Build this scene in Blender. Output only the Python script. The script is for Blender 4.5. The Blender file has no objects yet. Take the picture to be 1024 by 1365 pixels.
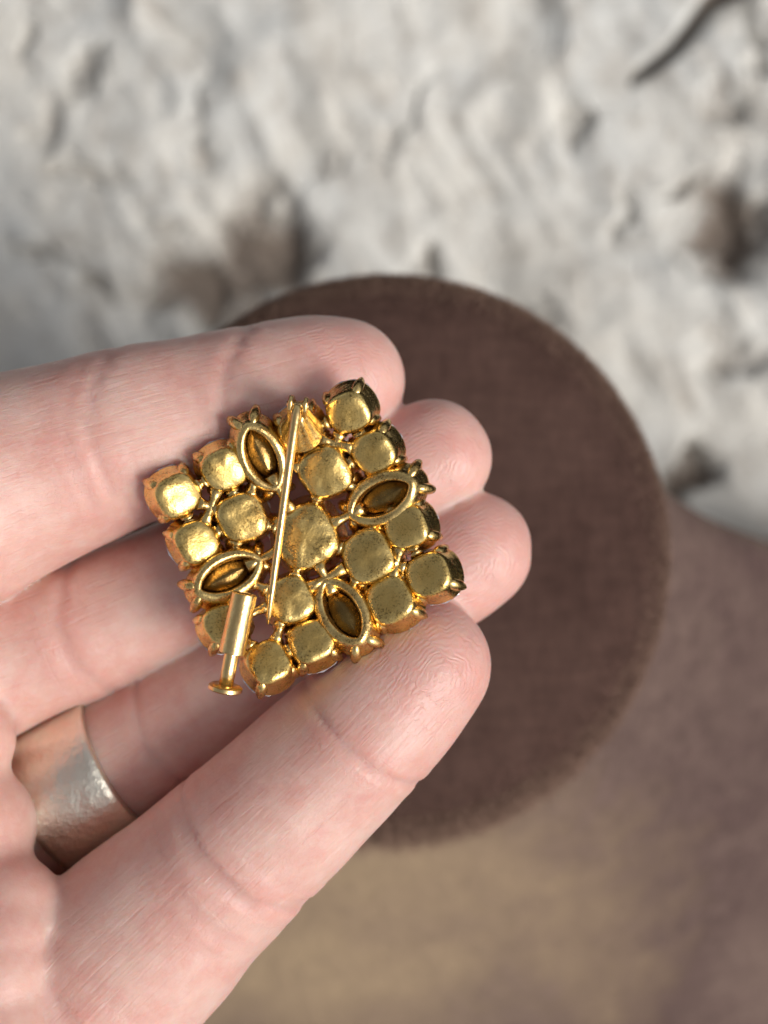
import bpy, bmesh, math, random
import numpy as np
from mathutils import Vector, Matrix, Quaternion

random.seed(7)
rng = np.random.default_rng(7)
MM = 0.001
S = 0.08            # mm per photo pixel on the plane of the brooch
D = 117.0           # camera height above that plane, mm
ZOFF = 235.0        # height of the brooch plane above the table, mm
scene = bpy.context.scene
COL = scene.collection

# ------------------------------------------------------------------ camera
cam_d = bpy.data.cameras.new('camera')
cam = bpy.data.objects.new('camera', cam_d)
COL.objects.link(cam)
cam.location = (0, 0, (D + ZOFF) * MM)
cam_d.sensor_fit = 'VERTICAL'
cam_d.sensor_height = 36
cam_d.sensor_width = 36
cam_d.lens = 36 * D / (1365 * S)
cam_d.clip_start = 0.005
cam_d.clip_end = 20
cam_d.dof.use_dof = True
cam_d.dof.focus_distance = (D - 0.8) * MM
cam_d.dof.aperture_fstop = cam_d.lens / 3.0
scene.camera = cam

# ------------------------------------------------------------------ sky, sun, exposure
SUN = Vector((0.80, -0.40, 0.84)).normalized()
world = bpy.data.worlds.new('World')
scene.world = world
world.use_nodes = True
wn = world.node_tree
wn.nodes.clear()
wo = wn.nodes.new('ShaderNodeOutputWorld')
bg = wn.nodes.new('ShaderNodeBackground')
sky = wn.nodes.new('ShaderNodeTexSky')
sky.sky_type = 'NISHITA'
sky.sun_disc = False
sky.sun_elevation = math.asin(SUN.z)
sky.sun_rotation = math.atan2(SUN.x, SUN.y)
sky.dust_density = 4.0
sky.air_density = 1.0
hs = wn.nodes.new('ShaderNodeHueSaturation')
hs.inputs['Saturation'].default_value = 0.25      # hazy, pale sky
wn.links.new(sky.outputs[0], hs.inputs['Color'])
wn.links.new(hs.outputs[0], bg.inputs['Color'])
bg.inputs['Strength'].default_value = 0.105
wn.links.new(bg.outputs[0], wo.inputs[0])

sun_d = bpy.data.lights.new('sun', 'SUN')
sun_d.energy = 2.15
sun_d.angle = math.radians(22)
sun_d.color = (1.0, 0.965, 0.925)
sun = bpy.data.objects.new('sun', sun_d)
COL.objects.link(sun)
sun.rotation_euler = SUN.to_track_quat('Z', 'Y').to_euler()
sun.location = (0.5, -0.3, 1.0)

scene.view_settings.view_transform = 'Standard'
scene.view_settings.look = 'None'
scene.view_settings.gamma = 1
scene.view_settings.exposure = 0.05
scene.cycles.use_denoising = True
scene.cycles.max_bounces = 16
scene.cycles.diffuse_bounces = 8
scene.cycles.transmission_bounces = 8

# ------------------------------------------------------------------ helpers
def at(px, py, z):
    k = S * (D - z) / D
    return Vector(((px - 512) * k, (682.5 - py) * k, z))

def pxmm(r, z):
    return r * S * (D - z) / D

def empty(name, loc, parent=None):
    o = bpy.data.objects.new(name, None)
    o.empty_display_size = 0.005
    COL.objects.link(o)
    o.location = ((loc[0]) * MM, loc[1] * MM, (loc[2] + ZOFF) * MM)
    return o

def tag(o, label=None, cat=None, group=None, kind=None):
    if label: o['label'] = label
    if cat: o['category'] = cat
    if group: o['group'] = group
    if kind: o['kind'] = kind
    return o

WLOC = {}
def obj(name, verts, faces, mat, parent=None, origin=None, smooth=True, sharp=None):
    """verts in design millimetres (z measured from the brooch plane)."""
    V = np.asarray(verts, dtype=np.float64)
    if origin is None:
        origin = (0.0, 0.0, -ZOFF) if parent is None else WLOC.get(parent.name, (0, 0, -ZOFF))
    og = np.asarray(origin, dtype=np.float64)
    V = (V - og) * MM
    me = bpy.data.meshes.new(name)
    if isinstance(faces, np.ndarray):
        n, m = faces.shape
        me.vertices.add(len(V))
        me.vertices.foreach_set('co', V.astype(np.float32).ravel())
        me.loops.add(n * m)
        me.loops.foreach_set('vertex_index', faces.astype(np.int32).ravel())
        me.polygons.add(n)
        me.polygons.foreach_set('loop_start', np.arange(0, n * m, m, dtype=np.int32))
        me.polygons.foreach_set('loop_total', np.full(n, m, dtype=np.int32))
        me.update(calc_edges=True)
    else:
        me.from_pydata([tuple(v) for v in V], [], faces)
        me.update()
    if smooth:
        me.polygons.foreach_set('use_smooth', np.ones(len(me.polygons), dtype=bool))
    if sharp is not None:
        me.set_sharp_from_angle(angle=sharp)
    me.materials.append(mat)
    o = bpy.data.objects.new(name, me)
    COL.objects.link(o)
    WLOC[o.name] = tuple(og)
    if parent is not None:
        o.parent = parent
        po = np.asarray(WLOC[parent.name])
        o.location = tuple((og - po) * MM)
    else:
        o.location = (og[0] * MM, og[1] * MM, (og[2] + ZOFF) * MM)
    return o

def root(name, loc):
    o = empty(name, loc)
    WLOC[o.name] = tuple(loc)
    return o

def loft(rings, close_start=True, close_end=True):
    """rings: list of (n,3) arrays, equal counts -> verts, quad/ngon faces"""
    n = len(rings[0])
    V = np.concatenate(rings)
    F = []
    for r in range(len(rings) - 1):
        a, b = r * n, (r + 1) * n
        for i in range(n):
            j = (i + 1) % n
            F.append((a + i, a + j, b + j, b + i))
    if close_start:
        V = np.vstack([V, rings[0].mean(0)]); c = len(V) - 1
        for i in range(n): F.append((c, (i + 1) % n, i))
    if close_end:
        V = np.vstack([V, rings[-1].mean(0)]); c = len(V) - 1
        b = (len(rings) - 1) * n
        for i in range(n): F.append((c, b + i, b + (i + 1) % n))
    return V, F

def tube(points, radii, n=12, caps=True):
    pts = [Vector(p) for p in points]
    rings = []
    up = Vector((0, 0, 1))
    for i, p in enumerate(pts):
        t = (pts[min(i + 1, len(pts) - 1)] - pts[max(i - 1, 0)]).normalized()
        a = t.cross(up)
        if a.length < 1e-3: a = t.cross(Vector((1, 0, 0)))
        a.normalize(); b = a.cross(t).normalized()
        r = radii[i] if hasattr(radii, '__len__') else radii
        rings.append(np.array([tuple(p + a * (r * math.cos(2 * math.pi * k / n)) + b * (r * math.sin(2 * math.pi * k / n))) for k in range(n)]))
    return loft(rings, caps, caps)

def merge(*vf):
    V, F, off = [], [], 0
    for v, f in vf:
        V.append(np.asarray(v)); F += [tuple(i + off for i in q) for q in f]; off += len(v)
    return np.concatenate(V), F

# value noise on numpy arrays
_perm = rng.random((64, 64, 64))
def vnoise(x, y, z=0.0):
    x, y = np.asarray(x, float), np.asarray(y, float)
    z = np.zeros_like(x) + z
    xi, yi, zi = np.floor(x).astype(int), np.floor(y).astype(int), np.floor(z).astype(int)
    fx, fy, fz = x - xi, y - yi, z - zi
    fx, fy, fz = [f * f * (3 - 2 * f) for f in (fx, fy, fz)]
    g = lambda a, b, c: _perm[(xi + a) % 64, (yi + b) % 64, (zi + c) % 64]
    l = lambda a, b, t: a + (b - a) * t
    return l(l(l(g(0,0,0), g(1,0,0), fx), l(g(0,1,0), g(1,1,0), fx), fy),
             l(l(g(0,0,1), g(1,0,1), fx), l(g(0,1,1), g(1,1,1), fx), fy), fz)

# ------------------------------------------------------------------ materials
class NT:
    def __init__(self, name):
        self.m = bpy.data.materials.new(name)
        self.m.use_nodes = True
        self.t = self.m.node_tree
        self.t.nodes.clear()
        self.out = self.n('ShaderNodeOutputMaterial')
        self.p = self.n('ShaderNodeBsdfPrincipled')
        self.l(self.p.outputs[0], self.out.inputs[0])
    def n(self, t, **kw):
        x = self.t.nodes.new(t)
        for k, v in kw.items(): setattr(x, k, v)
        return x
    def l(self, a, b): self.t.links.new(a, b)
    def set(self, **kw):
        for k, v in kw.items(): self.p.inputs[k.replace('_', ' ')].default_value = v
    def coord(self, scale=(1, 1, 1), rnd=True):
        tc = self.n('ShaderNodeTexCoord')
        mp = self.n('ShaderNodeMapping')
        mp.inputs['Scale'].default_value = tuple(1000 * s for s in scale)   # object metres -> mm
        self.l(tc.outputs['Object'], mp.inputs[0])
        if not rnd: return mp.outputs[0]
        oi = self.n('ShaderNodeObjectInfo')
        mu = self.n('ShaderNodeMath', operation='MULTIPLY'); mu.inputs[1].default_value = 91.0
        self.l(oi.outputs['Random'], mu.inputs[0])
        ad = self.n('ShaderNodeVectorMath', operation='ADD')
        self.l(mp.outputs[0], ad.inputs[0]); self.l(mu.outputs[0], ad.inputs[1])
        return ad.outputs[0]
    def noise(self, vec, scale, detail=4, rough=0.55, dist=0.0):
        x = self.n('ShaderNodeTexNoise')
        x.inputs['Scale'].default_value = scale
        x.inputs['Detail'].default_value = detail
        x.inputs['Roughness'].default_value = rough
        x.inputs['Distortion'].default_value = dist
        self.l(vec, x.inputs['Vector'])
        return x.outputs[0]
    def ramp(self, fac, stops):
        r = self.n('ShaderNodeValToRGB')
        e = r.color_ramp.elements
        while len(e) < len(stops): e.new(0.5)
        for el, (p, c) in zip(e, stops):
            el.position = p
            el.color = (c, c, c, 1) if not hasattr(c, '__len__') else (*c, 1)
        self.l(fac, r.inputs[0])
        return r.outputs[0]
    def mix(self, fac, a, b, blend='MIX'):
        x = self.n('ShaderNodeMix', data_type='RGBA', blend_type=blend)
        for s, v in ((x.inputs[0], fac), (x.inputs[6], a), (x.inputs[7], b)):
            if isinstance(v, bpy.types.NodeSocket): self.l(v, s)
            elif hasattr(v, '__len__'): s.default_value = (*v, 1)
            else: s.default_value = v
        return x.outputs[2]
    def math(self, op, a, b=None, c=None, clamp=False):
        x = self.n('ShaderNodeMath', operation=op, use_clamp=clamp)
        for s, v in zip(x.inputs, (a, b, c)):
            if v is None: continue
            if isinstance(v, bpy.types.NodeSocket): self.l(v, s)
            else: s.default_value = v
        return x.outputs[0]
    def bump(self, h, strength, dist_mm, prev=None):
        b = self.n('ShaderNodeBump')
        b.inputs['Strength'].default_value = strength
        b.inputs['Distance'].default_value = dist_mm * MM
        self.l(h, b.inputs['Height'])
        if prev is not None: self.l(prev, b.inputs['Normal'])
        return b.outputs[0]
    def normal(self, b): self.l(b, self.p.inputs['Normal'])

def gold_material(name, light, dark, rough=(0.15, 0.36), bumpk=0.5, specks=True, dull=False):
    k = NT(name)
    v = k.coord()
    n1 = k.noise(v, 0.55, 5, 0.6)
    n2 = k.noise(v, 3.2, 4, 0.6)
    patch = k.ramp(n1, [(0.36, 0.0), (0.66, 1.0)])
    col = k.mix(patch, light, dark)
    if specks:
        sp = k.ramp(k.noise(v, 4.5, 4, 0.7), [(0.52, 0.0), (0.62, 1.0)])
        sp2 = k.math('MULTIPLY', sp, k.ramp(n1, [(0.38, 0.15), (0.56, 0.9)]))
        col = k.mix(sp2, col, (0.16, 0.09, 0.03))
    if dull:        # the handled, tarnished middle of each cup
        ov = k.coord((1, 1, 0), False)
        ln = k.n('ShaderNodeVectorMath', operation='LENGTH'); k.l(ov, ln.inputs[0])
        dq = k.math('ADD', ln.outputs['Value'], k.math('MULTIPLY', k.math('SUBTRACT', n1, 0.5), 4.0))
        dq = k.math('ADD', dq, k.math('MULTIPLY', k.math('SUBTRACT', n2, 0.5), 1.5))
        dl = k.ramp(k.math('MULTIPLY', dq, 0.3), [(0.15, 0.62), (0.62, 0.0)])
        col = k.mix(dl, col, (0.55, 0.355, 0.105))
    k.l(col, k.p.inputs['Base Color'])
    k.set(Metallic=1.0)
    mr = k.n('ShaderNodeMapRange')
    mr.inputs['To Min'].default_value = rough[0]; mr.inputs['To Max'].default_value = rough[1]
    k.l(k.mix(0.5, n1, n2), mr.inputs['Value'])
    k.l(k.math('ADD', mr.outputs[0], k.math('MULTIPLY', dl, 0.22)) if dull else mr.outputs[0], k.p.inputs['Roughness'])
    b = k.bump(n1, 0.55 * bumpk, 0.5)
    b = k.bump(n2, 0.35 * bumpk, 0.14, b)
    vs = k.coord((1, 5, 1))
    b = k.bump(k.noise(vs, 2.2, 3), 0.25 * bumpk, 0.06, b)
    k.normal(b)
    return k.m

GOLD = gold_material('aged gold', (0.95, 0.69, 0.28), (0.70, 0.45, 0.16))
GOLD_CUP = gold_material('aged gold cup', (0.96, 0.70, 0.27), (0.72, 0.47, 0.145), dull=True)
GOLD_BRIGHT = gold_material('polished gold', (0.92, 0.66, 0.30), (0.80, 0.54, 0.22), (0.16, 0.28), 0.4, False)
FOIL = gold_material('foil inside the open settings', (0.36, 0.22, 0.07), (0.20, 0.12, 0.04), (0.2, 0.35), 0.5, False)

def ring_material():
    k = NT('hammered pale gold')
    v = k.coord((1, 1, 1), False)
    n1 = k.noise(v, 0.45, 4, 0.6)
    n2 = k.noise(v, 1.4, 4, 0.65)
    k.l(k.mix(n2, (0.94, 0.88, 0.75), (0.80, 0.74, 0.62)), k.p.inputs['Base Color'])
    k.set(Metallic=1.0, Roughness=0.4)
    b = k.bump(n1, 0.35, 0.8)
    b = k.bump(n2, 0.14, 0.2, b)
    k.normal(b)
    return k.m
RINGM = ring_material()

def gem_material():
    k = NT('clear lilac crystal')
    k.set(Base_Color=(0.86, 0.84, 0.95, 1), Roughness=0.03, IOR=1.6)
    k.p.inputs['Transmission Weight'].default_value = 0.6
    k.p.inputs['Coat Weight'].default_value = 0.5
    return k.m
GEM = gem_material()

def skin_material():
    k = NT('skin')
    a = lambda nm: k.n('ShaderNodeAttribute', attribute_name=nm)
    fu, fv, tip, ln = a('fu').outputs['Fac'], a('fv').outputs['Fac'], a('tipw').outputs['Fac'], a('linew').outputs['Fac']
    def cv(su, sv):
        c = k.n('ShaderNodeCombineXYZ')
        k.l(k.math('MULTIPLY', fu, su), c.inputs[0]); k.l(k.math('MULTIPLY', fv, sv), c.inputs[1])
        return c.outputs[0]
    v = k.coord((1, 1, 1), False)
    mott = k.noise(v, 0.16, 4, 0.6)
    mot2 = k.noise(v, 0.7, 4, 0.6)
    col = k.mix(k.ramp(mott, [(0.35, 0.0), (0.65, 1.0)]), (0.69, 0.462, 0.395), (0.635, 0.355, 0.30))
    col = k.mix(k.math('MULTIPLY', k.ramp(mot2, [(0.45, 0.0), (0.7, 1.0)]), 0.35), col, (0.73, 0.53, 0.475))
    col = k.mix(k.math('MULTIPLY', tip, 0.35), col, (0.63, 0.31, 0.275))
    col = k.mix(k.math('MULTIPLY', a('creasew').outputs['Fac'], 0.28), col, (0.60, 0.29, 0.25))
    mot3 = k.noise(v, 0.32, 5, 0.7, 0.8)
    col = k.mix(k.math('MULTIPLY', k.ramp(mot3, [(0.52, 0.0), (0.70, 1.0)]), 0.45), col, (0.62, 0.30, 0.26))
    # prints on the finger ends
    wn_ = k.noise(cv(0.35, 0.35), 1.0, 2)
    du = k.math('MULTIPLY', k.math('SUBTRACT', fu, 9.0), 0.6)
    dd = k.math('SQRT', k.math('ADD', k.math('MULTIPLY', du, du), k.math('POWER', k.math('ABSOLUTE', k.math('ADD', fv, 1.2)), 2.0)))
    ph = k.math('ADD', dd, k.math('ADD', k.math('MULTIPLY', wn_, 2.2), k.math('MULTIPLY', k.noise(cv(1.6, 1.6), 1.0, 2), 0.12)))
    ridge = k.math('SINE', k.math('MULTIPLY', ph, 2 * math.pi / 0.45))
    brk = k.ramp(k.noise(cv(0.7, 0.7), 1.0, 3), [(0.40, 0.15), (0.60, 1.0)])
    prints = k.math('MULTIPLY', k.math('MULTIPLY', k.math('MULTIPLY', ridge, tip), brk), 0.5)
    # lines running along the fingers
    lines = k.ramp(k.noise(cv(0.13, 1.5), 1.0, 4, 0.62, 0.4), [(0.30, 0.0), (0.45, 1.0)])
    lines2 = k.noise(cv(0.22, 2.6), 1.0, 4, 0.6, 0.6)
    tr = k.ramp(k.noise(cv(0.9, 0.18), 1.0, 4, 0.6, 0.6), [(0.34, 0.0), (0.46, 1.0)])
    pores = k.noise(v, 2.6, 3, 0.6)
    b = k.bump(pores, 0.4, 0.11)
    b = k.bump(k.math('MULTIPLY', lines, ln), 0.3, 0.15, b)
    b = k.bump(k.math('MULTIPLY', lines2, ln), 0.45, 0.17, b)
    b = k.bump(k.math('MULTIPLY', tr, a('creasew').outputs['Fac']), 0.3, 0.18, b)
    b = k.bump(prints, 0.7, 0.06, b)
    k.normal(b)
    k.l(col, k.p.inputs['Base Color'])
    k.set(Roughness=0.41)
    k.p.inputs['Specular IOR Level'].default_value = 0.45
    k.p.subsurface_method = 'RANDOM_WALK'
    k.p.inputs['Subsurface Weight'].default_value = 0.85
    k.p.inputs['Subsurface Radius'].default_value = (1.0, 0.30, 0.18)
    k.p.inputs['Subsurface Scale'].default_value = 0.0034
    return k.m
SKIN = skin_material()

def velvet_material(name, c1, c2, sheen, tint, sheen_patch=None, lump=.12, big=.03):
    k = NT(name)
    v = k.coord((1, 1, 1), False)
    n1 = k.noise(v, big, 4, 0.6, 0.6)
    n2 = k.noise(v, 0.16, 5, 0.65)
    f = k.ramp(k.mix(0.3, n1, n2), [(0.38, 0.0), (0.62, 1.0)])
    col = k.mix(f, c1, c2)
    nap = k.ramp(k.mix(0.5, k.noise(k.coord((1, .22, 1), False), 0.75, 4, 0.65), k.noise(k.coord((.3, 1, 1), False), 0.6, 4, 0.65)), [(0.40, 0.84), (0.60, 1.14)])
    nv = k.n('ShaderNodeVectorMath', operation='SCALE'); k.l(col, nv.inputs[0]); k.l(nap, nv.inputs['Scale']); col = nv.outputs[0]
    if sheen_patch:      # golden sheen of the lit chest slope, painted into the colour
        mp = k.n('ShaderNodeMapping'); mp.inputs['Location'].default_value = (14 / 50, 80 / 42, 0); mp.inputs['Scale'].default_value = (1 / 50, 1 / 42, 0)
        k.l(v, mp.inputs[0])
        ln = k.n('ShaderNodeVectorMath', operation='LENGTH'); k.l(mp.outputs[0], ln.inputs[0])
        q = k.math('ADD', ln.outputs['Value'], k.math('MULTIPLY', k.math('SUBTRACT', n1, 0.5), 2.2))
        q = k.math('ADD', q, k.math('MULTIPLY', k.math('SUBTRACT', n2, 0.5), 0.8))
        col = k.mix(k.ramp(k.math('MULTIPLY', q, 0.66), [(0.16, 1.0), (1.0, 0.0)]), col, sheen_patch)
    k.l(col, k.p.inputs['Base Color'])
    k.set(Roughness=0.95)
    k.p.inputs['Specular IOR Level'].default_value = 0.1
    k.p.inputs['Sheen Weight'].default_value = sheen
    k.p.inputs['Sheen Roughness'].default_value = 0.4
    k.p.inputs['Sheen Tint'].default_value = (*tint, 1)
    b = k.bump(n2, lump, 1.2)
    b = k.bump(k.noise(k.coord((1, .25, 1), False), 1.6, 4), 0.35, 0.3, b)
    b = k.bump(k.noise(k.coord((.25, 1, 1), False), 1.6, 4), 0.2, 0.3, b)
    k.normal(b)
    return k.m
VELVET = velvet_material('brown velvet', (0.066, 0.036, 0.029), (0.088, 0.050, 0.040), 0.18, (0.9, 0.55, 0.42))
PILE = velvet_material('velvet pile', (0.20, 0.122, 0.092), (0.25, 0.16, 0.118), 0.3, (0.9, 0.65, 0.55))
VELVET_BODY = velvet_material('brown velvet with painted sheen', (0.082, 0.051, 0.047), (0.155, 0.106, 0.088), 0.16, (0.8, 0.65, 0.5), (0.34, 0.245, 0.155), .8, .016)  # the pale third colour is the painted sheen on the chest

def plain(name, col, rough=0.9, var=0.25, scale=0.3):
    k = NT(name)
    v = k.coord((1, 1, 1), False)
    n = k.noise(v, scale, 4)
    k.l(k.mix(n, tuple(c * (1 - var) for c in col), tuple(min(1, c * (1 + var)) for c in col)), k.p.inputs['Base Color'])
    k.set(Roughness=rough)
    return k.m
def stone_mat():
    k = NT('pale rough stone')
    v = k.coord((1, 1, 1), False)
    n1, n2, n3 = k.noise(v, 0.02, 5, 0.6, 0.5), k.noise(v, 0.09, 5, 0.65), k.noise(v, 0.5, 5, 0.7)
    col = k.mix(k.ramp(n1, [(0.38, 0.0), (0.62, 1.0)]), (0.73, 0.70, 0.635), (0.69, 0.685, 0.65))
    col = k.mix(k.ramp(n2, [(0.48, 0.0), (0.72, 0.75)]), col, (0.44, 0.395, 0.34))
    col = k.mix(k.ramp(n3, [(0.50, 0.0), (0.75, 0.5)]), col, (0.46, 0.42, 0.37))
    g = k.n('ShaderNodeAttribute', attribute_name='soil_shade').outputs['Fac']
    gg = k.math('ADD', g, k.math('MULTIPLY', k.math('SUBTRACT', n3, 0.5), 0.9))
    col = k.mix(k.ramp(gg, [(0.18, 0.0), (0.80, 0.92)]), col, (0.15, 0.11, 0.082))  # soil brown in the hollows, with their shade painted into the same colour
    k.l(col, k.p.inputs['Base Color'])
    k.set(Roughness=0.9)
    k.normal(k.bump(k.noise(v, 0.9, 6, 0.65), 0.8, 1.2))
    return k.m
STONE = stone_mat()

# ------------------------------------------------------------------ rough pale stone behind
STZ = -ZOFF
GAPS = [  # hollows in the stone: photo pixel centre, half sizes, slant, depth
    (350, 330, 58, 80, .2, 1.0), (270, 370, 95, 50, .2, .95), (320, 400, 60, 30, 0, .7), (105, 90, 13, 50, .1, .8), (130, 65, 14, 18, 0, .7), (25, 40, 10, 45, 0, .6),
    (55, 175, 16, 40, -.5, .6), (110, 225, 70, 16, -.35, .6), (40, 345, 60, 10, -.25, .7), (120, 375, 34, 12, -.6, .7), (275, 205, 20, 24, 0, .6), (215, 300, 44, 10, -.6, .5),
    (575, 352, 20, 26, 0, .9), (770, 165, 14, 34, 0, .6), (838, 290, 14, 30, -.2, .6), (1000, 40, 10, 60, .2, .7), (965, 130, 30, 22, -.4, .8), (985, 300, 66, 66, -.3, 1.0), (930, 243, 34, 10, .25, .9),
    (925, 640, 40, 34, 0, 1.1), (912, 345, 12, 34, 0, .6), (720, 415, 26, 14, -.4, .5), (440, 215, 10, 30, -.3, .4), (990, 470, 40, 30, 0, .5), (260, 120, 8, 40, -.3, .4), (545, 150, 8, 60, -.4, .4)]
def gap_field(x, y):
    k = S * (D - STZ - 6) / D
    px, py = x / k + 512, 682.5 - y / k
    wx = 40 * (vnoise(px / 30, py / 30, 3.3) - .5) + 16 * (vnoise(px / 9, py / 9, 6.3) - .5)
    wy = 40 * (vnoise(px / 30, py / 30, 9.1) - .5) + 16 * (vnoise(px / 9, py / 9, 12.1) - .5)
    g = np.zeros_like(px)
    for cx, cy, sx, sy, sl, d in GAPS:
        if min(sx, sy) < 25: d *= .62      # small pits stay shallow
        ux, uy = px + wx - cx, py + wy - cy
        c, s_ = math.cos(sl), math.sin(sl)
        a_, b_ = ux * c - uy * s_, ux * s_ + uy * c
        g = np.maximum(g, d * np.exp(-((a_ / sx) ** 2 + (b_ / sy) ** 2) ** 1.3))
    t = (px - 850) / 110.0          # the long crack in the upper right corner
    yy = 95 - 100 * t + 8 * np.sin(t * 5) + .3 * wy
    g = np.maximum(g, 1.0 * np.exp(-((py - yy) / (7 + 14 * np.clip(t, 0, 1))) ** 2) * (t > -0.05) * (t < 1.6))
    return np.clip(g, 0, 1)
def ridge(n): return 1 - np.abs(2 * n - 1)
def stone_h(x, y):
    u = x * .87 + y * .50; w = -x * .50 + y * .87        # beds run from upper left to lower right
    qx = 14 * (vnoise(x / 34, y / 34, 21.5) - .5); qy = 14 * (vnoise(x / 34, y / 34, 31.5) - .5)
    u, w = u + qx, w + qy
    h = 20 * (vnoise(u / 48, w / 70, 1.5) - .5)
    h += 10 * (ridge(vnoise(u / 20, w / 40, 5.5)) - .6)
    h += 5 * (ridge(vnoise(u / 9 + 7, w / 19, 9.5)) - .6) * (.4 + vnoise(x / 30, y / 30, 41.5))
    h += 2.2 * (vnoise(u / 5.5, w / 10, 13.5) - .5) + 1.2 * (vnoise(u / 2.4, w / 4.2, 15.5) - .5) + 1.3 * (vnoise(u / 1.2, w / 1.6, 19.5) - .5)
    return h
NX, NY = 400, 440
gx, gy = np.meshgrid(np.linspace(-210, 210, NX), np.linspace(-170, 250, NY), indexing='ij')
gp = gap_field(gx, gy)
flatten = np.clip((gy + 10) / 40, 0, 1)        # level under the bust
sh = stone_h(gx, gy)
gz = STZ + (.75 * sh - 13 * gp) * (.25 + .75 * flatten)
V = np.stack([gx, gy, gz], -1).reshape(-1, 3)
I = np.arange(NX * NY).reshape(NX, NY)
F = np.stack([I[:-1, :-1], I[1:, :-1], I[1:, 1:], I[:-1, 1:]], -1).reshape(-1, 4)
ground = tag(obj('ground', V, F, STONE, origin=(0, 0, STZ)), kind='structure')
ground.data.attributes.new('soil_shade', 'FLOAT', 'POINT').data.foreach_set('value', gp.ravel().astype(np.float32))

def strands(P, dirs, lens, width, bend, nseg=3):
    """thin tapering ribbons; P roots (n,3), dirs unit (n,3), bend (n,3) added quadratically"""
    n = len(P)
    side = np.cross(dirs, rng.normal(size=(n, 3)))
    side /= np.linalg.norm(side, axis=1, keepdims=True) + 1e-9
    rows = []
    for s in range(nseg + 1):
        t = s / nseg
        c = P + dirs * (lens * t)[:, None] + bend * (lens * t * t)[:, None]
        w = width * (1 - 0.85 * t) * 0.5
        rows.append(c - side * np.reshape(w, (-1, 1) if np.ndim(w) else (1, 1)))
        rows.append(c + side * np.reshape(w, (-1, 1) if np.ndim(w) else (1, 1)))
    V = np.stack(rows, 1).reshape(-1, 3)
    base = (np.arange(n) * (2 * (nseg + 1)))[:, None]
    F = []
    for s in range(nseg):
        q = np.array([2 * s, 2 * s + 1, 2 * s + 3, 2 * s + 2])[None]
        F.append(base + q)
    return V, np.concatenate(F)

# ------------------------------------------------------------------ display bust
ZT = -55.0
BC = at(519, 742, ZT)
bust = root('display_bust', (BC.x, BC.y, -ZOFF + 12))
tag(bust, 'brown velvet jewellery display bust with flat round neck top below the hand', 'display bust')
NA = 160
th = np.linspace(0, 2 * math.pi, NA, endpoint=False)
def bring(z, rx, rf, rb, dx=0, dy=0, p=2.0):
    c, s_ = np.cos(th), np.sin(th)
    cc = np.sign(c) * np.abs(c) ** (2 / p); ss = np.sign(s_) * np.abs(s_) ** (2 / p)
    return np.stack([BC.x + dx + rx * cc, BC.y + dy + np.where(ss > 0, rb, rf) * ss, np.full(NA, z)], 1)
RT = pxmm(378, ZT - 4)
prof = [(0.0, 1.2), (.4, 1.1), (.65, .7), (.78, .1), (.88, -1.0), (.95, -2.8), (.985, -4.8), (1.0, -7.5), (.985, -10)]
rings = [bring(ZT + dz, RT * max(q, .01), RT * max(q, .01), RT * max(q, .01)) for q, dz in prof]
V, F = loft(rings, True, True)
cap = obj('neck_top', V, F, VELVET, bust)
levels = [(-65, .95, .95, .95, 0), (-75, .97, .97, .92, 0), (-85, 1.06, 1.07, .84, -1), (-94, 1.28, 1.27, .66, -2), (-104, 1.60, 1.58, .46, -4), (-116, 1.98, 1.98, .34, -7),
          (-131, 2.42, 2.48, .27, -10), (-150, 2.95, 3.05, .25, -12), (-172, 3.3, 3.5, .27, -12), (-197, 3.45, 3.7, .30, -12), (-222, 3.45, 3.7, .32, -12)]
levels = [(a, RT * b, RT * c, RT * d, e) for a, b, c, d, e in levels]
rings = [bring(a, b, c, d, dy=e, p=2.25 if a < -110 else 2.0) for a, b, c, d, e in levels]
# subdivide the profile smoothly
fine = []
L = np.array([r for r in rings])
for i in range(len(L) - 1):
    p0, p1, p2, p3 = L[max(i - 1, 0)], L[i], L[i + 1], L[min(i + 2, len(L) - 1)]
    for t in np.linspace(0, 1, 6, endpoint=False):
        fine.append(.5 * (2 * p1 + (p2 - p0) * t + (2 * p0 - 5 * p1 + 4 * p2 - p3) * t * t + (3 * p1 - p0 - 3 * p2 + p3) * t ** 3))
fine.append(L[-1])
V, F = loft(fine, True, True)
V[:, 2] += 3.0 * (vnoise(V[:, 0] / 30, V[:, 1] / 30, 3.5) - .5) + 1.0 * (vnoise(V[:, 0] / 8, V[:, 1] / 8, 6.5) - .5)
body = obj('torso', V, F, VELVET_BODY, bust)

# pile of the neck top: short upright hairs, longer at the rim
NP = 40000
a = rng.uniform(0, 2 * math.pi, NP); q = np.sqrt(rng.uniform(.62, 1, NP))
xs = BC.x + RT * q * np.cos(a); ys = BC.y + RT * q * np.sin(a)
pq = np.array([p[0] for p in prof]); pz = np.array([p[1] for p in prof])
zs = ZT + np.interp(q, pq[:8], pz[:8])
out = np.clip((q - .75) / .25, 0, 1) ** 1.5
dirs = np.stack([np.cos(a) * out * 1.1 + rng.normal(0, .25, NP), np.sin(a) * out * 1.1 + rng.normal(0, .25, NP) - .25, np.ones(NP)], 1)
dirs /= np.linalg.norm(dirs, axis=1, keepdims=True)
V, F = strands(np.stack([xs, ys, zs], 1), dirs, rng.uniform(.4, 1.0, NP) * np.clip((q - .78) / .2, .05, 1), .10, rng.normal(0, .1, (NP, 3)), 1)
NR = 30000
a = rng.uniform(0, 2 * math.pi, NR); dz = rng.uniform(-9.5, -1.5, NR)
rr = RT * np.interp(-dz, -pz, pq)
lng = 1.0 + 3.4 * np.clip(-np.sin(a), 0, 1) ** 2 * (.75 + .5 * vnoise(a * 30, a * 0, 1.5))      # combed out longest at the throat
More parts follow.
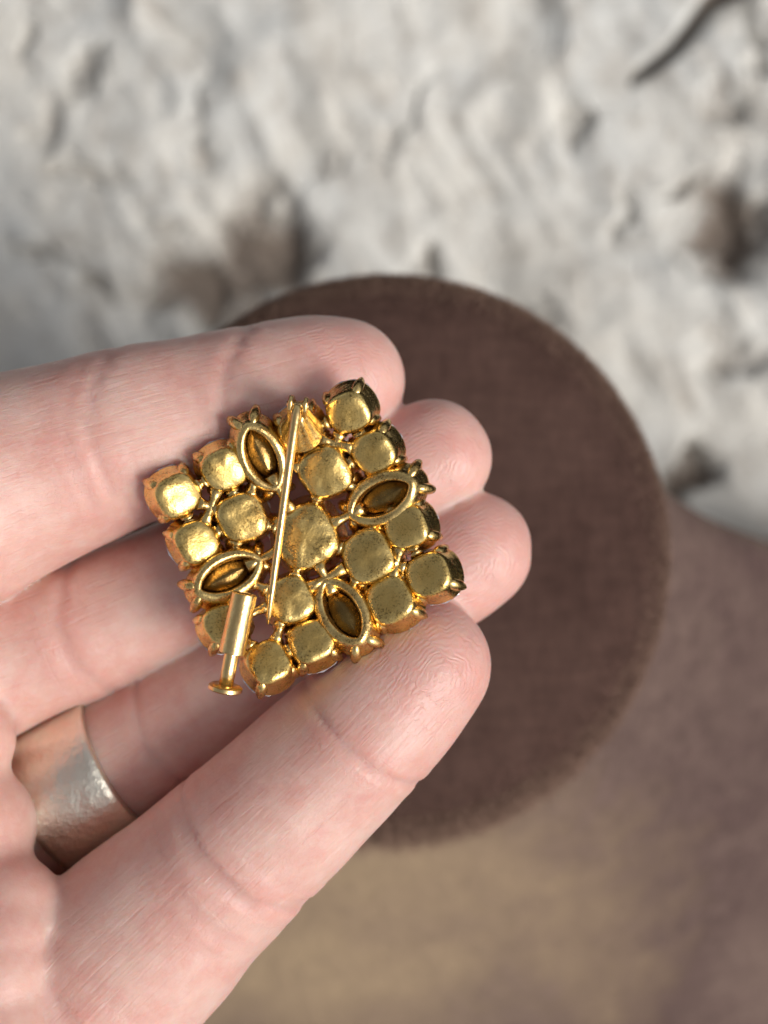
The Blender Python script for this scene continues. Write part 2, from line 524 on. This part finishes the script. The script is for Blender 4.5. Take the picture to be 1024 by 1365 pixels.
dirs = np.stack([np.cos(a) + rng.normal(0, .2, NR), np.sin(a) + rng.normal(0, .2, NR), rng.normal(-.1, .3, NR)], 1)
dirs /= np.linalg.norm(dirs, axis=1, keepdims=True)
lng = lng * .8
V2, F2 = strands(np.stack([BC.x + rr * np.cos(a), BC.y + rr * np.sin(a), ZT + dz], 1), dirs, lng * rng.uniform(.5, 1.2, NR), .12, rng.normal(0, .06, (NR, 3)), 1)
tag(obj('pile', np.concatenate([V, V2]), np.concatenate([F, F2 + len(V)]), PILE, cap), kind='stuff')

# ------------------------------------------------------------------ hand
def spline(st, per=5):
    st = np.array(st, float); out = []
    for i in range(len(st) - 1):
        p0, p1, p2, p3 = st[max(i - 1, 0)], st[i], st[i + 1], st[min(i + 2, len(st) - 1)]
        for t in np.linspace(0, 1, per, endpoint=False):
            out.append(.5 * (2 * p1 + (p2 - p0) * t + (2 * p0 - 5 * p1 + 4 * p2 - p3) * t * t + (3 * p1 - p0 - 3 * p2 + p3) * t ** 3))
    out.append(st[-1])
    return np.array(out)

def chain(st, per=5):
    """(px, py, half width px, z) -> rows x, y, z, r in mm"""
    rows = []
    for px, py, hw, zc in spline(st, per):
        p = at(px, py, zc)
        rows.append((p.x, p.y, zc, pxmm(hw, zc)))
    return np.array(rows)

INDEX = chain([(-330, 800, 165, -4), (-150, 715, 152, -6), (0, 643, 137, -9), (60, 620, 131, -10), (130, 596, 122, -10.5), (200, 575, 116, -11.2), (265, 557, 108, -12), (320, 543, 106, -12.8), (385, 525, 100, -13.8), (425, 515, 94, -15), (457, 508, 84, -15.2)])
MIDDLE = chain([(-330, 1010, 120, -10), (-150, 945, 112, -12), (0, 880, 99, -16), (100, 843, 93, -17), (180, 808, 90, -17.8), (250, 775, 88, -18), (330, 735, 87, -17.6), (400, 700, 86, -17), (500, 650, 82, -16), (545, 626, 81, -15.7), (578, 608, 77, -15.5)])
RINGF = chain([(-330, 1240, 110, -18), (-150, 1165, 104, -18.5), (0, 1098, 100, -19.5), (100, 1050, 95, -19.5), (250, 962, 90, -19), (400, 870, 88, -18), (520, 800, 86, -16.5), (590, 759, 85, -16.2), (629, 736, 81, -16)])
LITTLE = chain([(-90, 1560, 165, -7), (20, 1430, 152, -7), (150, 1290, 138, -7.5), (215, 1228, 129, -7.5), (260, 1185, 121, -7.5), (350, 1100, 113, -7), (430, 1025, 106, -7), (470, 985, 102, -7), (515, 940, 100, -7.2), (548, 905, 93, -7.8), (569, 885, 86, -8)])
THUMB = chain([(-900, 950, 170, -8), (-800, 560, 135, 2), (-730, 300, 116, 8), (-690, 170, 105, 11), (-660, 90, 92, 13)])
FINGERS = [INDEX, MIDDLE, RINGF, LITTLE, THUMB]
PALM = [chain(c, 2) for c in (
    [(-300, 800, 160, -6), (-650, 960, 190, -12), (-1000, 1120, 200, -16)],
    [(-300, 1000, 130, -12), (-650, 1100, 185, -15), (-1050, 1190, 205, -16)],
    [(-300, 1225, 125, -18), (-650, 1260, 180, -16), (-1050, 1260, 205, -16)],
    [(-90, 1560, 165, -6), (-450, 1560, 185, -9), (-1050, 1370, 200, -14)],
    [(-900, 950, 180, -8), (-1080, 1140, 200, -14)],
    [(-1000, 1180, 210, -16), (-1330, 1290, 215, -16)],
    [(-1000, 1330, 210, -16), (-1330, 1390, 205, -16)])]
PADS = [chain(c, 2) for c in (
    [(-48, 985, 66, -8), (-220, 950, 110, -10)],
    [(-42, 1108, 88, -7), (-250, 1180, 140, -12)],
    [(2, 1222, 84, -2.5), (-12, 1305, 106, -0.5), (-45, 1440, 160, -2), (-250, 1470, 170, -10)])]

VOX = 0.45
lo = np.array([-152.0, -96.0, -46.0]); hi = np.array([18.0, 54.0, 14.0])
dims = np.ceil((hi - lo) / VOX).astype(int) + 1
axes = [lo[i] + VOX * np.arange(dims[i]) for i in range(3)]
def field(chains, flat=1.0):
    Fd = np.full(dims, 6.0, np.float32)
    for ch in chains:
        for i in range(len(ch) - 1):
            a_, b_ = ch[i], ch[i + 1]
            R = max(a_[3], b_[3]) + 6.2
            mn = np.minimum(a_[:3], b_[:3]) - R; mx = np.maximum(a_[:3], b_[:3]) + R
            i0 = np.clip(np.floor((mn - lo) / VOX).astype(int), 0, dims); i1 = np.clip(np.ceil((mx - lo) / VOX).astype(int) + 1, 0, dims)
            if np.any(i1 <= i0): continue
            X = axes[0][i0[0]:i1[0], None, None].astype(np.float32); Y = axes[1][None, i0[1]:i1[1], None].astype(np.float32); Z = axes[2][None, None, i0[2]:i1[2]].astype(np.float32)
            d = (b_[:3] - a_[:3]); L2 = float(d @ d) + 1e-9
            t = ((X - a_[0]) * d[0] + (Y - a_[1]) * d[1] + (Z - a_[2]) * d[2]) / L2
            np.clip(t, 0, 1, out=t)
            dist = np.sqrt((X - a_[0] - t * d[0]) ** 2 + (Y - a_[1] - t * d[1]) ** 2 + (Z - a_[2] - t * d[2]) ** 2) - (a_[3] + t * (b_[3] - a_[3]))
            sub = Fd[i0[0]:i1[0], i0[1]:i1[1], i0[2]:i1[2]]
            np.minimum(sub, dist, out=sub)
    return Fd
def smin(a_, b_, k):
    h = np.where(np.maximum(a_, b_) > 5.95, 0, np.maximum(k - np.abs(a_ - b_), 0) / k)
    return np.minimum(a_, b_) - h * h * k * 0.25
# blending radius: tight between neighbouring fingers, soft where they leave the palm
kx = np.clip((-52 - axes[0]) / 14, 0, 1)[:, None, None].astype(np.float32)
kf = 0.5 + 5.0 * kx
Fd = field([INDEX])
for c in (MIDDLE, RINGF, LITTLE):
    Fd = smin(Fd, field([c]), kf)
P = field([PALM[0]])
for c in PALM[1:]: P = smin(P, field([c]), np.float32(6.0))
P = smin(P, field([THUMB]), np.float32(6.0))
Q = field([PADS[0]])
for c in PADS[1:]: Q = smin(Q, field([c]), np.float32(2.2))
P = smin(P, Q, np.float32(4.0))
Fd = smin(Fd, P, 0.7 + 5.0 * kx)
Fd[0], Fd[-1] = 1, 1
Fd[:, 0], Fd[:, -1], Fd[:, :, 0], Fd[:, :, -1] = 1, 1, 1, 1

def surface_nets(Fd):
    ins = Fd < 0
    c = ins[:-1, :-1, :-1].astype(np.int8)
    n_in = np.zeros(tuple(d - 1 for d in Fd.shape), np.int8)
    for a_ in (0, 1):
        for b_ in (0, 1):
            for c_ in (0, 1):
                n_in += ins[a_:Fd.shape[0] - 1 + a_, b_:Fd.shape[1] - 1 + b_, c_:Fd.shape[2] - 1 + c_]
    cells = np.argwhere((n_in > 0) & (n_in < 8))
    idx = np.full(n_in.shape, -1, np.int32)
    idx[cells[:, 0], cells[:, 1], cells[:, 2]] = np.arange(len(cells))
    acc = np.zeros((len(cells), 3)); cnt = np.zeros(len(cells))
    corners = [(a_, b_, c_) for a_ in (0, 1) for b_ in (0, 1) for c_ in (0, 1)]
    val = {k: Fd[cells[:, 0] + k[0], cells[:, 1] + k[1], cells[:, 2] + k[2]] for k in corners}
    for k in corners:
        for ax in range(3):
            if k[ax] == 1: continue
            k2 = list(k); k2[ax] = 1; k2 = tuple(k2)
            a_, b_ = val[k], val[k2]
            m = (a_ < 0) != (b_ < 0)
            t = a_[m] / (a_[m] - b_[m])
            p = np.tile(np.array(k, float), (m.sum(), 1)); p[:, ax] = t
            acc[m] += p; cnt[m] += 1
    V = (cells + acc / cnt[:, None]) * VOX + lo
    quads = []
    for ax in range(3):
        s0 = [slice(None)] * 3; s1 = [slice(None)] * 3
        s0[ax] = slice(0, -1); s1[ax] = slice(1, None)
        a_, b_ = ins[tuple(s0)], ins[tuple(s1)]
        e = np.argwhere(a_ != b_)
        fl = a_[e[:, 0], e[:, 1], e[:, 2]]
        u, w = [(1, 2), (2, 0), (0, 1)][ax]
        ok = (e[:, u] > 0) & (e[:, w] > 0) & (e[:, u] < Fd.shape[u] - 1) & (e[:, w] < Fd.shape[w] - 1)
        e, fl = e[ok], fl[ok]
        def g_(du, dw):
            q = e.copy(); q[:, u] += du; q[:, w] += dw
            return idx[q[:, 0], q[:, 1], q[:, 2]]
        q = np.stack([g_(-1, -1), g_(0, -1), g_(0, 0), g_(-1, 0)], 1)
        q[~fl] = q[~fl][:, ::-1]
        quads.append(q)
    return V, np.concatenate(quads)
V, F = surface_nets(Fd)
del P, Q
def vnormals(V, F):
    n = np.cross(V[F[:, 2]] - V[F[:, 0]], V[F[:, 3]] - V[F[:, 1]])
    N = np.zeros_like(V)
    for i in range(4):
        for c in range(3): N[:, c] += np.bincount(F[:, i], n[:, c], len(V))
    return N / (np.linalg.norm(N, axis=1, keepdims=True) + 1e-12)
def smooth(V, F, it, lam=.5):
    E = np.concatenate([F[:, [0, 1]], F[:, [1, 2]], F[:, [2, 3]], F[:, [3, 0]]])
    for _ in range(it):
        s_ = np.zeros_like(V); c = np.bincount(E[:, 0], minlength=len(V)) + np.bincount(E[:, 1], minlength=len(V))
        for d in range(3):
            s_[:, d] = np.bincount(E[:, 0], V[E[:, 1], d], len(V)) + np.bincount(E[:, 1], V[E[:, 0], d], len(V))
        V = V + lam * (s_ / np.maximum(c, 1)[:, None] - V)
    return V
V = smooth(V, F, 6)

# finger coordinates of every vertex: distance from the tip, distance across
best = np.full(len(V), 1e9); second = np.full(len(V), 1e9); fu = np.zeros(len(V)); fv = np.zeros(len(V)); fid = np.full(len(V), -1)
for k, ch in enumerate(FINGERS):
    mine = np.full(len(V), 1e9); before = best.copy()
    seg = np.linalg.norm(np.diff(ch[:, :3], axis=0), axis=1)
    cum = np.concatenate([[0], np.cumsum(seg)]); tot = cum[-1] + ch[-1, 3]
    for i in range(len(ch) - 1):
        a_, b_ = ch[i, :3], ch[i + 1, :3]; d = b_ - a_
        tt = (V - a_) @ d / (d @ d)
        t = np.clip(tt, 0, 1)
        w = V - a_ - t[:, None] * d
        dist = np.linalg.norm(w, axis=1) - (ch[i, 3] + t * (ch[i + 1, 3] - ch[i, 3]))
        mine = np.minimum(mine, dist)
        m = dist < best
        ext = np.where((i == len(ch) - 2) & (tt > 1), (tt - 1) * np.linalg.norm(d), 0)
        lat = np.cross(np.array([0, 0, 1.0]), d / np.linalg.norm(d))
        best[m] = dist[m]; fid[m] = k
        fu[m] = (tot - (cum[i] + t * seg[i]) - ext)[m]
        fv[m] = (w @ (lat / np.linalg.norm(lat)))[m]
    second = np.minimum(second, np.maximum(before, mine))
onf = (best < 1.2)
fade = np.clip((second - best - .15) / 1.3, 0, 1) * np.clip((1.0 - best) / .7, 0, 1)
N = vnormals(V, F)
up = np.clip(N[:, 2] * 2 + .4, 0, 1)
# flexion creases: (finger, photo pixel the crease crosses on the axis, depth, width, slant)
CREASES = [(0, 302, 545, .34, .7, .25), (0, 135, 600, .24, .8, .15), (0, 105, 608, .14, .6, .2), (0, -140, 712, .7, .9, 0),
           (3, 487, 1000, .28, .6, -.05), (3, 472, 987, .14, .4, -.1), (3, 325, 1150, .36, .7, -.1), (3, 306, 1146, .22, .5, 0), (3, 290, 1178, .14, .5, .1), (3, 130, 1310, .5, .9, .1),
           (1, 95, 845, .28, .7, .1), (1, 330, 735, .4, .6, .1), (2, 210, 985, .35, .6, 0), (2, 480, 820, .5, .6, 0), (1, -140, 940, .6, .9, 0)]
disp = np.zeros(len(V)); crw = np.zeros(len(V))
for k, px, py, dep, wid, sl in CREASES:
    ch = FINGERS[k]
    seg = np.linalg.norm(np.diff(ch[:, :3], axis=0), axis=1)
    cum = np.concatenate([[0], np.cumsum(seg)]); tot = cum[-1] + ch[-1, 3]
    dd = [np.hypot(*(np.array(at(px, py, c[2]))[:2] - c[:2])) for c in ch]
    u0 = tot - cum[int(np.argmin(dd))]
    m = onf & (fid == k)
    x_ = fu - u0 + sl * fv + .035 * fv ** 2 * (1 if k != 3 else .5) + .5 * (vnoise(fv / 2.2, fu * 0 + k * 3.7 + px, 1.5) - .5)
    dep *= .75
    disp -= np.where(m, up * dep * np.exp(-(x_ / wid) ** 2), 0)
    disp += np.where(m, up * dep * .35 * (np.exp(-((x_ - 2.6 * wid) / (1.6 * wid)) ** 2) + np.exp(-((x_ + 2.6 * wid) / (1.6 * wid)) ** 2)), 0)
    crw = np.maximum(crw, np.where(m, np.exp(-(x_ / 3.0) ** 2), 0))
disp += .35 * (vnoise(V[:, 0] / 5.5, V[:, 1] / 5.5, V[:, 2] / 5.5) - .5)
V = V + N * disp[:, None]
V = smooth(V, F, 1, .3)
hand = obj('hand', V, F, SKIN)
tag(hand, 'open left hand, palm up, with brooch lying on its fingers and a ring on', 'hand')
me = hand.data
tipw = np.where(onf & (fid >= 0), np.clip((15.5 - fu) / 3, 0, 1) * up, 0)
linew = np.where(onf, np.clip((fu - 11) / 5, 0, 1), 0.35)
for nm, arr in (('fu', fu), ('fv', fv), ('tipw', tipw * fade), ('linew', linew * fade), ('creasew', crw * fade)):
    at_ = me.attributes.new(nm, 'FLOAT', 'POINT')
    at_.data.foreach_set('value', arr.astype(np.float32))

# ------------------------------------------------------------------ finger ring
def make_ring():
    a_, b_ = at(68, 1069, -19.5), at(167, 1012, -19.4)
    c = (a_ + b_) / 2; ax = (b_ - a_).normalized(); hl = (b_ - a_).length / 2
    R = pxmm(95, -19.5) + 0.55
    u_ = ax.cross(Vector((0, 0, 1))).normalized(); w_ = u_.cross(ax).normalized()
    n = 96; rings = []
    prof = [(-1, 0), (-1.0, .55), (-.96, .85), (-.8, .95), (-.4, 1.0), (0, 1.02), (.4, 1.0), (.8, .95), (.96, .85), (1.0, .55), (1, 0), (.8, -.05), (-.8, -.05)]
    th_ = np.linspace(0, 2 * math.pi, n, endpoint=False)
    for t, h in prof:
        rr = R - 0.5 + h * 1.0
        dent = .10 * (vnoise(th_ * 5.1, th_ * 0 + t * 2.2, 2.5) - .5) * (h > .8)
        rings.append(np.array([tuple(c + ax * (t * hl) + (u_ * math.cos(q) + w_ * math.sin(q)) * (rr + e)) for q, e in zip(th_, dent)]))
    rings.append(rings[0])
    V, F = loft(rings, False, False)
    o = obj('ring', V, F, RINGM, origin=tuple(c))
    tag(o, 'wide plain hammered pale gold band worn at the base of the ring finger', 'ring')
make_ring()

# ------------------------------------------------------------------ brooch
BX, BY = 405, 715
def bz(px, py):
    r2 = ((px - BX) ** 2 + (py - BY) ** 2) / 210.0 ** 2
    return -1.2 + 2.0 * r2
brooch = root('brooch', tuple(at(BX, BY, -7)))
tag(brooch, 'square gold rhinestone brooch lying face down showing its open pin', 'brooch')
GA = math.radians(26)

def frame(px, py, k=1.0):
    """matrix of a setting whose local +z is the side turned to the viewer; outer ones lean with the dome"""
    z = bz(px, py)
    p = at(px, py, z)
    dx, dy = (px - BX) * S, -(py - BY) * S
    r = math.hypot(dx, dy)
    tilt = k * math.radians(24) * min(r / 14.0, 1.15)
    nrm = Vector((0, 0, 1))
    if r > 1e-6:
        nrm = Vector((-dx / r * math.sin(tilt), -dy / r * math.sin(tilt), math.cos(tilt)))
    q = Vector((0, 0, 1)).rotation_difference(nrm)
    return Matrix.Translation(p) @ q.to_matrix().to_4x4()

def xf(M, V):
    V = np.asarray(V, float)
    A = np.array(M)
    return V @ A[:3, :3].T + A[:3, 3]

def sq(r, n, p, rot, jitter=0):
    t = np.linspace(0, 2 * math.pi, n, endpoint=False)
    c, s_ = np.cos(t), np.sin(t)
    k = (np.abs(c) ** p + np.abs(s_) ** p) ** (-1 / p)
    x, y = r * k * c, r * k * s_
    return np.stack([x * math.cos(rot) - y * math.sin(rot), x * math.sin(rot) + y * math.cos(rot)], 1)

def ring3(xy, z): return np.column_stack([xy, np.full(len(xy), z)])

def prong(M, ang, r, parent, top=-.35, k=1.0):
    """one claw: a ridge up the corner of the cup that ends in a splayed point at the front"""
    pts = [(r * .74, -r * .20), (r * .88, -r * .50), (r * .98, -r * .80), (r * 1.06, -r * 1.0), (r * 1.17, -r * 1.13), (r * 1.24, -r * 1.17)]
    rad = [.14 * r, .23 * r, .25 * r, .20 * r, .12 * r, .03 * r]
    P3 = [Vector((a_ * math.cos(ang), a_ * math.sin(ang), b_)) for a_, b_ in pts]
    V, F = tube(P3, [q * k for q in rad], 8)
    obj('prong', xf(M, V), F, GOLD, parent, tuple(M.to_translation()))

def round_setting(px, py, rpx, p=2.8, big=False):
    M = frame(px, py)
    r = pxmm(rpx, bz(px, py)) * 0.98
    rot = GA + random.uniform(-.12, .12)
    j = [random.uniform(.96, 1.04) for _ in range(4)]
    prof = [(.2, .05), (.4, .038), (.56, 0.015), (.68, -.02), (.76, -.075), (.815, -.16), (.855, -.31), (.90, -.5), (.955, -.75), (1.01, -.95), (1.045, -1.05), (1.045, -1.12), (.95, -1.14), (.9, -1.0)]
    rings = []
    for q, z in prof:
        xy = sq(r * q, 48, p if q < .9 else 2.4, rot)
        t = np.linspace(0, 2 * math.pi, 48, endpoint=False)
        xy *= (1 + .025 * np.sin(2 * t + j[0] * 60) + .015 * np.sin(3 * t + j[1] * 90))[:, None]
        rings.append(ring3(xy, z * r))
    V, F = loft(rings, True, True)
    # slightly uneven, hand-finished back
    V[:, 2] += .07 * r * (vnoise(V[:, 0] * 1.1 + px, V[:, 1] * 1.1 + py, 2.5) - .5) * (V[:, 2] > -.2 * r)
    F = [tuple(reversed(f_)) for f_ in F]
    o = obj('stone_setting', xf(M, V), F, GOLD_CUP, brooch, tuple(M.to_translation()))
    for k in range(4):
        prong(M, GA + math.pi / 4 + k * math.pi / 2 + random.uniform(-.1, .1), r, o)
    n = 12
    rings = [ring3(sq(r * q, n, 2.2, rot), z * r) for q, z in ((.93, -.98), (1.08, -1.12), (1.06, -1.25), (.78, -1.55), (.5, -1.72))]
    V, F = loft(rings, True, True)
    obj('crystal', xf(M, V), [tuple(reversed(f_)) for f_ in F], GEM, o, tuple(M.to_translation()), smooth=False)
    return o

def lens_xy(L, W, n, e=1.5):
    """pointed oval outline"""
    t = np.linspace(0, 2 * math.pi, n, endpoint=False)
    c, s_ = np.cos(t), np.sin(t)
    x = L * np.sign(c) * np.abs(c) ** .92
    y = W * np.sign(s_) * np.abs(s_) ** e
    return np.stack([x, y], 1)

def marquise_setting(px, py, ang, L, W):
    z0 = bz(px, py)
    M = frame(px, py) @ Matrix.Rotation(ang, 4, 'Z')
    L, W = pxmm(L, z0), pxmm(W, z0)
    n = 48
    def R(l, w, z, e=1.5): return ring3(lens_xy(L * l, W * w, n, e), z)
    outer = [R(.69, .54, -1.8), R(.70, .56, -.8), R(.71, .58, -.36), R(.735, .63, -.06), R(.80, .76, .03), R(.86, .90, -.08, 1.4), R(.91, 1.0, -.36, 1.25), R(.95, 1.04, -.9, 1.15), R(1.0, 1.09, -1.7, 1.1), R(1.08, 1.18, -2.4, 1.05), R(1.09, 1.2, -2.7, 1.05), R(.95, 1.0, -2.8, 1.1)]
    V, F = loft(outer, False, False)
    V[:, 2] += .16 * (vnoise(V[:, 0] * 1.3 + px, V[:, 1] * 1.3, 4.5) - .5) * (V[:, 2] > -.4)
    F = [tuple(reversed(f_)) for f_ in F]
    o = obj('marquise_setting', xf(M, V), F, GOLD, brooch, tuple(M.to_translation()))
    # foiled back of the stone, a long ridge down in the opening
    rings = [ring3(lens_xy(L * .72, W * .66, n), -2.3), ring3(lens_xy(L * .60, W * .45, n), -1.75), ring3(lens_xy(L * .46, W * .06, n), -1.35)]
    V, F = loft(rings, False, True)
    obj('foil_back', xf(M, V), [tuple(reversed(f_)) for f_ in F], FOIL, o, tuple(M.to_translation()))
    rings = [ring3(lens_xy(L * a_, W * a_ * 1.05, 16), z) for a_, z in ((.9, -2.5), (1.0, -2.9), (.95, -3.2), (.7, -4.0), (.35, -4.4))]
    V, F = loft(rings, True, True)
    obj('crystal', xf(M, V), [tuple(reversed(f_)) for f_ in F], GEM, o, tuple(M.to_translation()), smooth=False)
    # claws: a forked point at either end
    for sx in (1, -1):
        for sy in (1, -1):
            pts = [Vector((sx * L * .80, sy * W * .22, -.5)), Vector((sx * L * .90, sy * W * .36, -1.2)), Vector((sx * L * .98, sy * W * .50, -2.2)), Vector((sx * L * 1.06, sy * W * .62, -2.8)), Vector((sx * L * 1.06, sy * W * .68, -3.1))]
            V, F = tube(pts, [.35, .62, .66, .42, .1], 8)
            obj('prong', xf(M, V), F, GOLD, o, tuple(M.to_translation()))
    return o

ROUND = [(465, 548, 36), (400, 574, 35), (297, 625, 36), (234, 660, 37), (499, 602, 36), (433, 629, 43), (322, 690, 41), (260, 723, 36), (408, 716, 53), (543, 703, 37),
         (491, 742, 44), (573, 767, 38), (386, 800, 40), (521, 801, 40), (415, 857, 37), (357, 885, 37), (298, 834, 35)]
ROUND = [(BX + (a_ - BX) * .972, BY + (b_ - BY) * .972, r * .985) for a_, b_, r in ROUND]
for i, (px, py, r) in enumerate(ROUND):
    round_setting(px, py, r)
MARQ = [(348, 608, (42, -96), 57, 32), (510, 664, (96, 50), 59, 34), (303, 768, (86, 44), 57, 32), (457, 817, (58, -92), 58, 34)]
MARQ = [(BX + (m[0] - BX) * .972, BY + (m[1] - BY) * .972, *m[2:]) for m in MARQ]
for px, py, (ax, ay), L, W in MARQ:
    marquise_setting(px, py, math.atan2(ay, ax), L, W)

# little bars that tie neighbouring settings together
ALL = [(a_, b_, r) for a_, b_, r in ROUND] + [(m[0], m[1], 34) for m in MARQ]
for i in range(len(ALL)):
    for j in range(i):
        (x1, y1, r1), (x2, y2, r2) = ALL[i], ALL[j]
        dist = math.hypot(x1 - x2, y1 - y2)
        if dist < r1 + r2 + 34:
            a_ = at(x1, y1, bz(x1, y1) - 1.35); b_ = at(x2, y2, bz(x2, y2) - 1.35)
            t0, t1 = r1 * .75 / dist, 1 - r2 * .75 / dist
            pts = [a_.lerp(b_, t0 + (t1 - t0) * q) + Vector((0, 0, .25 * (abs(q - .5) * 2) ** 2)) for q in (0, .25, .5, .75, 1)]
            V, F = tube(pts, [.8, .58, .48, .58, .8], 10)
            obj('link', V, F, GOLD, brooch, tuple((a_ + b_) / 2))

# pin, its hinge and the sliding catch
pa, pb = at(397, 540, 3.0), at(357, 832, 1.6)
pts = [pa.lerp(pb, t) for t in (0, .01, .05, .3, .6, .85, .95, 1.0)]
pts = [p + Vector((0, 0, .5 * math.sin(math.pi * i / 7))) for i, p in enumerate(pts)]
V, F = tube(pts, [.25, .5, .52, .46, .42, .38, .30, .08], 14)
pin = obj('pin_stem', V, F, GOLD_BRIGHT, brooch, tuple(pa))
d = (pb - pa); d.z = 0; d.normalize(); sd = d.cross(Vector((0, 0, 1)))
hinge_parts = []
hc0 = at(402, 574, bz(402, 574) - .3); hc1 = at(397.5, 549, 2.5)
hr = []
for q, rx, ry, w in ((0, 2.3, 2.3, 0), (.2, 2.0, 2.1, .03), (.5, 1.45, 1.7, .06), (.8, 1.05, 1.4, .08), (.95, .85, 1.2, .06), (1, .6, 1.0, .03)):
    c_ = hc0.lerp(hc1, q)
    hr.append(np.array([tuple(c_ + sd * (rx * math.cos(t) * (1 + w * math.sin(9 * t))) + d * (ry * math.sin(t) * (1 + w * math.sin(9 * t)))) for t in np.linspace(0, 2 * math.pi, 64, endpoint=False)]))
hv, hf = loft(hr, False, True)
for s_ in (1, -1):
    o_ = pa + sd * (s_ * .78) - d * .3
    outl = [(-.5, -4.2), (-.75, -1.0), (-.6, .1), (0, .55), (.9, .3), (1.7, -.8), (2.6, -2.4), (3.2, -4.2)]
    n = len(outl)
    A = [o_ + d * a_ + Vector((0, 0, b_)) + sd * .24 for a_, b_ in outl]; B = [o_ + d * a_ + Vector((0, 0, b_)) - sd * .24 for a_, b_ in outl]
    Vv = np.array([tuple(p) for p in A + B])
    Ff = [tuple(range(n)), tuple(reversed(range(n, 2 * n)))] + [(i, i + n, (i + 1) % n + n, (i + 1) % n) for i in range(n)]
    hinge_parts.append((Vv, Ff))
V, F = merge(*hinge_parts)
obj('hinge_base', hv, hf, GOLD, brooch, tuple(hc0))
hg = obj('hinge', V, F, GOLD_BRIGHT, brooch, tuple(pa), sharp=math.radians(40))
bv = hg.modifiers.new('soft edges', 'BEVEL'); bv.width = .00012; bv.segments = 2
V, F = tube([pa + sd * 1.15 - Vector((0, 0, .1)), pa - sd * 1.15 - Vector((0, 0, .1))], .3, 12)
obj('rivet', V, F, GOLD_BRIGHT, hg, tuple(pa))

ca, cb, cc_ = at(326, 791, 2.6), at(309, 871, 2.6), at(301, 915, 2.4)
n = 28
def hollow(p, q, ro, ri):
    ax = (q - p).normalized(); u_ = ax.cross(Vector((0, 0, 1))).normalized(); w_ = u_.cross(ax).normalized()
    L_ = (q - p).length
    prof = [(L_, ri), (L_, ro - .12), (L_ - .08, ro), (L_ * .5, ro), (.08, ro), (0, ro - .12), (0, ri), (L_ * .6, ri)]
    rr = [np.array([tuple(p + ax * t + (u_ * math.cos(2 * math.pi * k / n) + w_ * math.sin(2 * math.pi * k / n)) * r) for k in range(n)]) for t, r in prof]
    return loft(rr, False, True)
rt = pxmm(17.5, 2.6)
V, F = hollow(ca, cb, rt, rt * .62)
catch = obj('catch_tube', V, F, GOLD_BRIGHT, brooch, tuple(ca), sharp=math.radians(35))
ax = (cc_ - cb).normalized()
V, F = tube([cb - ax * 2, cb, cb.lerp(cc_, .5), cc_], [rt * .56] * 4, 20)
slide = obj('catch_slide', V, F, GOLD_BRIGHT, brooch, tuple(cb))
rf = pxmm(23, 2.4)
V, F = tube([cc_ - ax * .2, cc_ - ax * .15, cc_, cc_ + ax * .35, cc_ + ax * .5, cc_ + ax * .55], [rt * .5, rf * .9, rf, rf, rf * .9, rf * .5], 26)
obj('flange', V, F, GOLD_BRIGHT, slide, tuple(cc_), sharp=math.radians(50))
# saddle that carries the catch on the settings below
mid = ca.lerp(cb, .55)
V, F = tube([ca.lerp(cb, .15) - Vector((0, 0, rt * .8)), mid - Vector((0, 0, rt * .9)), ca.lerp(cb, .9) - Vector((0, 0, rt * .8))], [.7, .8, .7], 10)
V2, F2 = tube([mid - Vector((0, 0, rt)), mid - Vector((-.3, .4, 3.2))], [.9, 1.2], 10)
V, F = merge((V, F), (V2, F2))
obj('saddle', V, F, GOLD, catch, tuple(mid))
